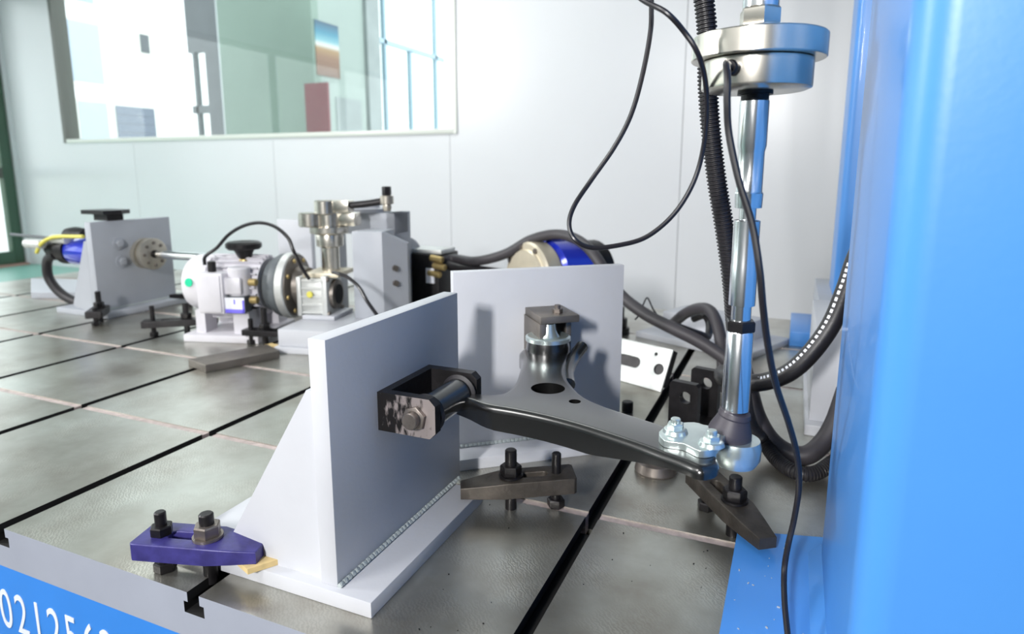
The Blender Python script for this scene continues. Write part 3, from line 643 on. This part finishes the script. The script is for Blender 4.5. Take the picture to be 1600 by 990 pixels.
for yy, zz, x0, x1 in ((-0.16, 0.035, -0.36, -0.27), (-0.14, 0.055, -0.24, -0.16)):
    b = MB(); b.cyl((x0, yy, zz), (x1, yy, zz), 0.017, 16, 0.003); b.build('valve', M['alu'], ra)
b = MB(); b.cyl((-0.55, -0.10, 0.055), (-0.33, -0.10, 0.05), 0.006, 10); b.build('sensor_rod', M['dark_metal'], ra)
MB().tube([(-0.30, -0.165, 0.005), (-0.26, -0.168, 0.04), (-0.19, -0.165, 0.065), (-0.06, -0.15, 0.07)], 0.0065, 8).build('valve_lead', M['yellow'], ra)['label'] = 'yellow lead'
tb = MB(); tb.prism([(-0.055, -0.05), (0.06, -0.05), (0.085, 0.0), (0.06, 0.05), (-0.045, 0.05)], [], 0.0, 0.014); tb.prism([(-0.02, -0.03), (0.05, -0.03), (0.05, 0.03), (-0.02, 0.03)], [], -0.022, 0.0)
tag(tb.build('cover_plate', M['black_oxide'], None, matrix=Matrix.Translation((-2.235, 1.56, 0.350))), 'black plate lying on top of the distant grey bracket', 'plate')

# ================================================================== GEARED MOTOR
gm = thing('geared_motor', 'light grey geared motor with black handwheel and round silver flange', 'motor', (-1.469, 1.527, 0), R(16))
AZ = 0.158
b = MB(); b.lathe((-0.250, 0, AZ), (1, 0, 0), [(0.055, 0), (0.078, 0.008), (0.086, 0.025), (0.087, 0.085), (0.083, 0.087)], 40); b.build('fan_cover', M['motor_paint'], gm)
b = MB(); b.cyl((-0.178, 0, AZ), (0.0, 0, AZ), 0.078, 40)
for k in range(26):
    a = 2*PI*k/26
    if math.sin(a) > -0.75: b.box((-0.09, 0.083*math.cos(a), AZ+0.083*math.sin(a)), (0.175, 0.012, 0.003), rot=Matrix.Rotation(a, 3, 'X'))
b.build('stator', M['motor_paint'], gm)
b = MB(); b.cyl((-0.265, -0.03, AZ+0.02), (-0.2655, -0.03, AZ+0.02), 0.014, 20); 
b = MB(); b.lathe((-0.212, -0.0845, AZ+0.012), (-0.15, -1, 0.1), [(0.013, 0), (0.013, 0.003)], 20); b.build('sticker', M['green_dot'], gm)
b = MB(); b.box((-0.118, -0.105, 0.147), (0.082, 0.055, 0.12), bevel=0.005); b.box((-0.118, -0.134, 0.147), (0.07, 0.006, 0.108), bevel=0.002); b.build('terminal_box', M['motor_paint'], gm)
b = MB(); b.cyl((-0.125, -0.10, 0.205), (-0.125, -0.10, 0.238), 0.012, 16, 0.003); b.build('cable_gland', M['black_oxide'], gm)
b = MB(); b.bx(-0.215, 0.02, -0.13, 0.11, 0.0, 0.022, 0.002); b.bx(-0.19, -0.16, -0.10, -0.04, 0.022, 0.09); b.bx(-0.07, -0.02, -0.10, -0.04, 0.022, 0.09); b.bx(-0.2, -0.0, 0.04, 0.1, 0.022, 0.09); b.bx(-0.19, -0.02, -0.06, 0.06, 0.06, 0.09); b.build('base', M['motor_paint'], gm)
b = MB(); b.lathe((-0.066, -0.02, 0.235), (0, 0, 1), [(0.012, 0), (0.018, 0.004), (0.030, 0.028), (0.046, 0.03), (0.052, 0.036), (0.052, 0.048), (0.046, 0.053), (0.02, 0.047), (0.0, 0.047)], 12); b.build('handwheel', M['black_oxide'], gm)
b = MB(); b.lathe((-0.066, -0.02, 0.215), (0, 0, 1), [(0.02, 0), (0.016, 0.02)], 16); b.build('handwheel_boss', M['brass'], gm)
b = MB(); b.cyl((-0.05, -0.085, 0.135), (-0.05, -0.085, 0.22), 0.032, 20, 0.004); b.box((-0.055, -0.112, 0.168), (0.055, 0.02, 0.05), bevel=0.006); b.build('valve_block', M['motor_paint'], gm)
b = MB(); b.bx(-0.092, -0.018, -0.1245, -0.121, 0.092, 0.135); b.build('rating_label', M['label_white'], gm)
b = MB(); b.bx(-0.092, -0.018, -0.1255, -0.1238, 0.090, 0.101); b.bx(-0.024, -0.018, -0.1255, -0.1238, 0.09, 0.128); b.bx(-0.05, -0.046, -0.1255, -0.1238, 0.116, 0.13); b.build('label_print', M['label_blue'], gm)
MB().bx(-0.09, -0.02, -0.121, -0.08, 0.088, 0.137).build('label_carrier', M['dark_metal'], gm)
for z in (0.115, 0.168): 
    b = MB(); b.cyl((-0.012, -0.10, z+0.01), (0.012, -0.10, z+0.01), 0.011, 14, 0.002); b.build('brass_fitting', M['brass'], gm)
b = MB(); b.lathe((0.014, 0, AZ-0.004), (1, 0, 0), [(0.078, 0), (0.080, 0.02), (0.092, 0.022), (0.096, 0.03), (0.096, 0.044), (0.088, 0.046)], 48); b.build('rear_flange', M['dark_metal'], gm)
b = MB(); b.lathe((0.06, 0, AZ-0.004), (1, 0, 0), [(0.096, 0), (0.100, 0.003), (0.100, 0.024), (0.096, 0.027)], 48); b.build('silver_flange', M['alu'], gm)
b = MB(); b.lathe((0.0875, 0, AZ-0.004), (1, 0, 0), [(0.094, 0), (0.094, 0.004), (0.062, 0.010), (0.055, 0.04)], 48); b.build('front_flange', M['steel_bar'], gm)
for k in range(8):
    a = k*PI/4+0.3; b = MB(); b.hexa((0.09, 0.081*math.cos(a), AZ-0.004+0.081*math.sin(a)), (1, 0, 0), 0.007, 0.008); b.build('flange_bolt', M['brass'], gm)
gx0, gx1 = 0.126, 0.212
b = MB(); b.box(((gx0+gx1)/2, -0.015, 0.133), (gx1-gx0, 0.10, 0.105), bevel=0.006)
for z in (0.085, 0.108, 0.133, 0.158, 0.180): b.box(((gx0+gx1)/2, -0.066, z), (gx1-gx0-0.01, 0.008, 0.006))
b.box((gx1-0.008, -0.015, 0.133), (0.018, 0.118, 0.125), bevel=0.004); b.box((gx0, -0.01, 0.133), (0.014, 0.13, 0.118), bevel=0.004)
b.build('gearbox', M['alu'], gm)
for y, z in ((-0.066, 0.185), (0.036, 0.185), (-0.066, 0.082), (0.036, 0.082)):
    b = MB(); b.hexa((gx1, y, z), (1, 0, 0), 0.008, 0.006); b.build('gearbox_bolt', M['bolt_steel'], gm)
b = MB(); b.lathe((gx1, -0.015, 0.133), (1, 0, 0), [(0.046, 0), (0.044, 0.012), (0.030, 0.014)], 36); b.build('output_ring', M['steel_bar'], gm)
b = MB(); b.lathe((gx1+0.0135, -0.015, 0.133), (1, 0, 0), [(0.030, 0), (0.030, 0.002)], 32); b.build('output_bore', M['dark_hole'], gm)
b = MB(); b.cyl((0.16, -0.07, 0.14), (0.16, -0.076, 0.14), 0.010, 14, 0.002); b.build('oil_plug', M['yellow'], gm)
b = MB(); b.bx(0.13, 0.24, -0.05, 0.08, 0.187, 0.20, 0.002); b.build('top_cover', M['cream'], gm)
pd = thing('gearbox_pedestal', 'white two-step pedestal carrying the gearbox behind the near bracket', 'pedestal', (-1.5, 1.52, 0), R(12), 'machine support blocks')
MB().bx(0.158, 0.40, -0.205, 0.10, 0, 0.018, 0.002).build('base_plate', M['white_paint'], pd)
MB().bx(0.166, 0.36, -0.195, 0.07, 0.018, 0.066, 0.003).build('lower_block', M['white_paint'], pd)
MB().bx(0.172, 0.275, -0.07, 0.06, 0.066, 0.079, 0.003).build('upper_block', M['white_paint'], pd)
# vertical torque shaft with clamp head and link
ts = thing('torque_shaft', 'nickel vertical shaft with clamp head rising from the gearbox', 'shaft', (-1.292, 1.60, 0.20), R(12))
b = MB(); b.lathe((0, 0, 0), (0, 0, 1), [(0.027, 0), (0.027, 0.07), (0.040, 0.075), (0.042, 0.105), (0.040, 0.112), (0.03, 0.113)], 32); b.build('shaft', M['nickel'], ts)
b = MB(); b.lathe((0, 0, 0.113), (0, 0, 1), [(0.055, 0), (0.058, 0.003), (0.058, 0.02), (0.03, 0.022), (0.03, 0.06)], 36); b.build('flange', M['nickel'], ts)
b = MB(); b.cyl((-0.052, -0.015, 0.133), (-0.052, -0.015, 0.175), 0.036, 28, 0.003); b.build('clamp_head', M['nickel'], ts)
b = MB(); b.box((0.055, 0.02, 0.155), (0.06, 0.05, 0.04), bevel=0.004); b.build('clamp_block', M['nickel'], ts)
b = MB(); b.cyl((-0.005, -0.01, 0.17), (-0.005, -0.01, 0.212), 0.032, 24, 0.003).box((0.045, 0, 0.195), (0.06, 0.045, 0.035), bevel=0.004); b.build('lever_hub', M['nickel'], ts)
b = MB(); b.tube([(0.07, 0, 0.197), (0.12, 0.01, 0.202), (0.172, 0.02, 0.210)], 0.0105, 12); b.build('link_rod', M['black_oxide'], ts)
b = MB(); b.lathe((0.18, 0.02, 0.180), (0, 0, 1), [(0.010, 0), (0.014, 0.01), (0.012, 0.02), (0.02, 0.022), (0.02, 0.045), (0.012, 0.047)], 18); b.build('ball_stud', M['steel_light'], ts)
b = MB(); b.hexa((0.18, 0.02, 0.227), (0, 0, 1), 0.014, 0.026); b.build('stud_nut', M['black_oxide'], ts)
# grey gantry frame behind
gf = thing('gantry', 'grey steel frame with beam and leg behind the torque shaft', 'frame', (-1.150, 1.74, 0), R(8))
MB().bx(-0.24, 0.0, 0, 0.10, 0.30, 0.368, 0.002).build('beam', M['grey_paint'], gf)
MB().bx(-0.03, 0.0, 0, 0.12, 0.0, 0.368, 0.002).build('leg', M['grey_paint'], gf)
MB().bx(-0.27, -0.24, 0, 0.12, 0.0, 0.368, 0.002).build('leg', M['grey_paint'], gf)
b = MB(); b.lathe((-0.13, 0.05, 0.368), (0, 0, 1), [(0.085, 0), (0.085, 0.012), (0.05, 0.014), (0.05, 0.034), (0.02, 0.036)], 32); b.build('bearing_cap', M['white_paint'], gf)
gb = thing('grey_block', 'tall grey angle block standing in front of the grey frame', 'block', (-1.128, 1.63, 0), R(12), 'machine support blocks')
MB().bx(-0.07, 0.025, -0.05, 0.05, 0, 0.325, 0.003).build('body', M['grey_paint'], gb)
b = MB(); b.extr([(0.025, -0.05, 0.0), (0.025, -0.05, 0.325), (0.075, 0.02, 0.285), (0.075, 0.02, 0.0)], (0, 0.02, 0)); b.build('wing', M['grey_paint'], gb)
for z in (0.17, 0.215): 
    b = MB(); b.cyl((0.048, -0.018, z), (0.055, -0.024, z), 0.009, 14); b.build('bolt', M['bolt_steel'], gb)
wpn = tag(MB().bx(-1.645, -1.50, 1.76, 1.78, 0.0, 0.334, 0.002).build('splash_plate', M['white_paint']), 'upright white panel behind the motor cable', 'panel')
b = MB(); b.lathe((-1.235, 1.86, 0.165), (1, 0, 0), [(0.10, 0), (0.115, 0.01), (0.115, 0.05), (0.10, 0.06)], 36); tag(b.build('cover_disc', M['grey_paint']), 'round grey cover right of the grey frame', 'cover')
# servo valve
sv = thing('servo_valve', 'black hydraulic valve block with brass fittings behind the near bracket', 'valve', (-1.13, 1.93, 0))
MB().bx(-0.06, 0.06, -0.06, 0.08, 0, 0.225, 0.004).build('body', M['black_oxide'], sv)
MB().box((0.0, 0.0, 0.233), (0.13, 0.10, 0.015), bevel=0.003).build('top_plate', M['alu'], sv)
MB().box((0.03, -0.064, 0.155), (0.03, 0.006, 0.05)).build('tag_plate', M['label_white'], sv)
for dz, dx in ((0.215, 0.06), (0.19, 0.07), (0.165, 0.05)):
    b = MB(); b.cyl((dx-0.03, -0.06, dz), (dx+0.02, -0.066, dz-0.005), 0.011, 14, 0.003); b.build('fitting', M['brass'], sv)
# blue servo actuator with cream flange
ac = thing('servo_actuator', 'cream round flange with shiny blue actuator behind the turned bracket', 'actuator', (-0.735, 1.80, 0.180), R(-32))
b = MB(); b.lathe((0, 0, 0), (0, -1, 0), [(0.05, -0.07), (0.107, -0.065), (0.11, -0.06), (0.11, -0.015), (0.105, -0.008), (0.088, -0.008), (0.084, 0.0)], 48); b.build('flange', M['cream'], ac)
for k in range(8):
    a = k*PI/4+0.3; b = MB(); b.cyl((0.097*math.cos(a), 0.010, 0.097*math.sin(a)), (0.097*math.cos(a), 0.003, 0.097*math.sin(a)), 0.008, 12); b.build('flange_bolt', M['bolt_steel'], ac)
b = MB(); b.lathe((0.0, 0.07, 0.0), (0, 1, 0), [(0.095, 0), (0.112, 0.015), (0.112, 0.12), (0.09, 0.14)], 36); b.build('body', M['servo_blue'], ac)
b = MB(); b.lathe((0.0, 0.21, 0.0), (0, 1, 0), [(0.085, 0), (0.10, 0.02), (0.10, 0.07), (0.05, 0.08)], 28); b.build('end_cap', M['black_oxide'], ac)
b = MB(); b.cyl((0.0, 0.05, 0.122), (0.0, 0.15, 0.122), 0.012, 12); b.build('port', M['brass'], ac)
b = MB(); b.lathe((0.0, 0.05, -0.180), (0, 0, 1), [(0.09, 0), (0.09, 0.03), (0.05, 0.035), (0.05, 0.12)], 24); b.build('stand', M['grey_paint'], ac)

# ================================================================== CABLES AND HOSES
def line(name, label, cat, pts, r, m, group, seg=10, n=8, ribs=0):
    b = MB(); b.tube(pts, r, seg, n, ribs); return tag(b.build(name, m), label, cat, group)
line('cable', 'thin black cable hanging in a big loop against the white wall', 'cable', [(-0.17, 0.75, 1.5), (-0.162, 0.742, 1.0), (-0.157, 0.738, 0.75), (-0.156, 0.738, 0.679), (-0.156, 0.738, 0.646), (-0.163, 0.736, 0.6), (-0.173, 0.731, 0.559), (-0.189, 0.725, 0.525), (-0.211, 0.715, 0.49), (-0.225, 0.698, 0.462), (-0.227, 0.686, 0.442), (-0.218, 0.679, 0.426), (-0.201, 0.687, 0.417), (-0.172, 0.699, 0.42), (-0.146, 0.71, 0.429), (-0.122, 0.721, 0.451), (-0.105, 0.728, 0.48), (-0.096, 0.732, 0.511), (-0.091, 0.723, 0.55), (-0.091, 0.701, 0.586), (-0.096, 0.677, 0.61), (-0.109, 0.672, 0.63), (-0.126, 0.664, 0.648), (-0.151, 0.675, 0.664), (-0.177, 0.686, 0.687), (-0.20, 0.70, 0.72), (-0.24, 0.74, 0.85), (-0.25, 0.78, 1.1), (-0.22, 0.80, 1.5)], 0.0027, M['cable'], 'thin black cables')
line('cable', 'thin black cable running from the load cell down over the blue base plate', 'cable', [(-0.066, 0.683, 0.597), (-0.068, 0.665, 0.598), (-0.066, 0.64, 0.594), (-0.063, 0.629, 0.580), (-0.062, 0.627, 0.559), (-0.059, 0.628, 0.532), (-0.048, 0.622, 0.492), (-0.034, 0.617, 0.453), (-0.025, 0.61, 0.414), (-0.02, 0.612, 0.38), (-0.014, 0.626, 0.342), (-0.005, 0.651, 0.298), (0.009, 0.69, 0.248), (0.02, 0.716, 0.204), (0.025, 0.729, 0.162), (0.023, 0.729, 0.124), (0.019, 0.721, 0.097), (0.017, 0.715, 0.069), (0.019, 0.683, 0.052), (0.024, 0.642, 0.038), (0.028, 0.6, 0.029), (0.03, 0.52, 0.024)], 0.0032, M['cable'], 'thin black cables')
line('corrugated_hose', 'black corrugated hose running down behind load cell and chrome rod', 'hose', [(-0.16, 0.86, 1.5), (-0.148, 0.858, 1.0), (-0.128, 0.859, 0.746), (-0.119, 0.863, 0.703), (-0.113, 0.866, 0.659), (-0.11, 0.867, 0.606), (-0.104, 0.87, 0.552), (-0.094, 0.874, 0.489), (-0.081, 0.88, 0.424), (-0.069, 0.885, 0.357), (-0.063, 0.898, 0.303), (-0.057, 0.934, 0.242), (-0.051, 1.0, 0.16), (-0.043, 1.12, 0.075), (-0.024, 1.165, 0.035), (0.002, 1.134, 0.016), (0.032, 1.10, 0.0145), (0.061, 1.107, 0.016), (0.096, 1.147, 0.03), (0.16, 1.2, 0.06)], 0.0125, M['hose_black'], 'hydraulic hoses', seg=14, n=14, ribs=0.0047)
line('hydraulic_hose', 'thick black hose sweeping up from the rod behind the near blue column', 'hose', [(0.12, 1.19, 0.42), (0.098, 1.186, 0.363), (0.086, 1.18, 0.311), (0.069, 1.173, 0.252), (0.042, 1.161, 0.203), (0.012, 1.159, 0.166), (-0.022, 1.166, 0.143), (-0.058, 1.173, 0.133), (-0.097, 1.21, 0.125), (-0.11, 1.33, 0.10), (-0.11, 1.42, 0.06)], 0.0155, M['hose_black'], 'hydraulic hoses', seg=16)
line('hydraulic_hose', 'wide dark hose looping low over the bed right of the rod', 'hose', [(-0.10, 1.40, 0.15), (-0.075, 1.27, 0.145), (-0.055, 1.22, 0.108), (-0.038, 1.19, 0.07), (-0.014, 1.18, 0.035), (0.016, 1.17, 0.018), (0.048, 1.17, 0.018), (0.073, 1.19, 0.038), (0.09, 1.21, 0.07), (0.105, 1.24, 0.12)], 0.0165, M['hose_grey'], 'hydraulic hoses', seg=16)
line('hydraulic_hose', 'long grey hose arching over the cream flange towards the chrome rod', 'hose', [(-1.10, 1.90, 0.205), (-1.08, 1.895, 0.204), (-1.04, 1.93, 0.207), (-0.926, 1.86, 0.214), (-0.815, 1.84, 0.245), (-0.725, 1.83, 0.294), (-0.645, 1.83, 0.313), (-0.565, 1.79, 0.303), (-0.494, 1.72, 0.27), (-0.416, 1.672, 0.185), (-0.335, 1.619, 0.145), (-0.255, 1.578, 0.122), (-0.183, 1.555, 0.099), (-0.114, 1.53, 0.067), (-0.068, 1.495, 0.044)], 0.0155, M['hose_grey'], 'hydraulic hoses', seg=14)
line('hydraulic_hose', 'short black hose leaving the valve block behind the near bracket', 'hose', [(-1.07, 1.91, 0.19), (-1.007, 1.90, 0.182), (-0.885, 1.851, 0.185), (-0.78, 1.84, 0.18), (-0.70, 1.90, 0.17)], 0.0155, M['hose_black'], 'hydraulic hoses', seg=14)
line('hydraulic_hose', 'grey hose bent in a tight arch left of the chrome rod', 'hose', [(-0.29, 1.80, 0.08), (-0.25, 1.743, 0.124), (-0.213, 1.705, 0.149), (-0.18, 1.665, 0.156), (-0.155, 1.621, 0.134), (-0.136, 1.575, 0.083), (-0.125, 1.528, 0.028), (-0.122, 1.49, 0.016)], 0.0145, M['hose_grey'], 'hydraulic hoses', seg=14)
line('hydraulic_hose', 'black hose under the tight grey arch left of the rod', 'hose', [(-0.235, 1.80, 0.10), (-0.205, 1.784, 0.115), (-0.189, 1.769, 0.098), (-0.186, 1.727, 0.073), (-0.203, 1.69, 0.085), (-0.248, 1.66, 0.105), (-0.30, 1.66, 0.12)], 0.010, M['hose_black'], 'hydraulic hoses', seg=12)
line('hydraulic_hose', 'thick black hose curving down left of the distant grey bracket', 'hose', [(-2.44, 1.50, 0.20), (-2.49, 1.505, 0.185), (-2.515, 1.51, 0.15), (-2.52, 1.515, 0.11), (-2.495, 1.52, 0.07), (-2.45, 1.525, 0.04), (-2.38, 1.53, 0.022), (-2.28, 1.54, 0.018)], 0.0165, M['rubber'], 'hydraulic hoses', seg=12)
line('wire', 'thin blue grey wire forming a small peak over the long hose', 'cable', [(-0.36, 1.64, 0.12), (-0.351, 1.646, 0.133), (-0.343, 1.65, 0.157), (-0.333, 1.654, 0.177), (-0.314, 1.64, 0.151), (-0.282, 1.611, 0.122)], 0.0022, M['cable'], 'thin black cables', seg=8)
line('motor_cable', 'black cable arching over the motor from terminal box to gearbox', 'cable', [(-1.591, 1.398, 0.225), (-1.588, 1.40, 0.25), (-1.561, 1.42, 0.275), (-1.526, 1.433, 0.313), (-1.469, 1.436, 0.341), (-1.41, 1.44, 0.352), (-1.354, 1.442, 0.342), (-1.308, 1.44, 0.312), (-1.289, 1.438, 0.275), (-1.282, 1.46, 0.225), (-1.285, 1.49, 0.19)], 0.0052, M['cable'], 'thin black cables', seg=10)
line('motor_cable', 'black cable leaving the gearbox towards the near bracket', 'cable', [(-1.19, 1.48, 0.215), (-1.146, 1.44, 0.222), (-1.108, 1.437, 0.214), (-1.065, 1.43, 0.19), (-1.023, 1.41, 0.155), (-0.974, 1.41, 0.10), (-0.92, 1.419, 0.04), (-0.86, 1.42, 0.006)], 0.005, M['cable'], 'thin black cables', seg=10)

def hose_marks(hose, pts, r, t0, t1, n, up):
    P = catmull(pts, 60); N = len(P); b = MB()
    for j in range(n):
        i0 = int(N*(t0 + (t1-t0)*j/n)); i1 = i0 + max(2, int(N*(t1-t0)/n*0.7)); rows = []
        for i in range(i0, min(i1, N-2)):
            d = (P[i+1]-P[i-1]).normalized(); u = Vector(up); u = (u - d*u.dot(d)).normalized(); sd = d.cross(u)
            rows.append([b.bm.verts.new(P[i] + (u*math.cos(a) + sd*math.sin(a))*r) for a in (-0.16, -0.08, 0, 0.08, 0.16)])
        for q, w_ in zip(rows, rows[1:]):
            for k in range(4): b.bm.faces.new((q[k], q[k+1], w_[k+1], w_[k]))
    b.build('printed_marking', M['label_white'], hose)
hz = [o for o in bpy.data.objects if o.get('label', '').startswith('thick black hose sweeping')][0]
hose_marks(hz, [(0.12, 1.19, 0.42), (0.098, 1.186, 0.363), (0.086, 1.18, 0.311), (0.069, 1.173, 0.252), (0.042, 1.161, 0.203), (0.012, 1.159, 0.166), (-0.022, 1.166, 0.143), (-0.058, 1.173, 0.133)], 0.0158, 0.18, 0.92, 30, (-0.5, -0.75, 0.65))
sw = MB()
for k in range(22):
    x, y = random.uniform(-0.035, 0.05), random.uniform(0.60, 0.86); q = random.uniform(0.0006, 0.0016)
    sw.box((x, y, 0.0203+q*0.3), (q*2.2, q, q*0.7), rz=random.uniform(0, 3))
sw = sw.build('swarf', M['alu']); sw['kind'] = 'stuff'; tag(sw, 'tiny metal chips scattered over the blue base plate', 'swarf')
ds = MB()
for k in range(40):
    x, y = random.uniform(-0.40, 0.0), random.uniform(0.50, 0.84); q = random.uniform(0.0006, 0.0014)
    if x < -0.26 or x > -0.22:
        if not (x > -0.06 or (x < -0.395)): ds.box((x, y, 0.0002+q*0.35), (q*1.6, q, q*0.7), rz=random.uniform(0, 3))
ds = ds.build('grit', M['dark_hole']); ds['kind'] = 'stuff'; tag(ds, 'dark grit specks on the bed in front of the control arm', 'grit')
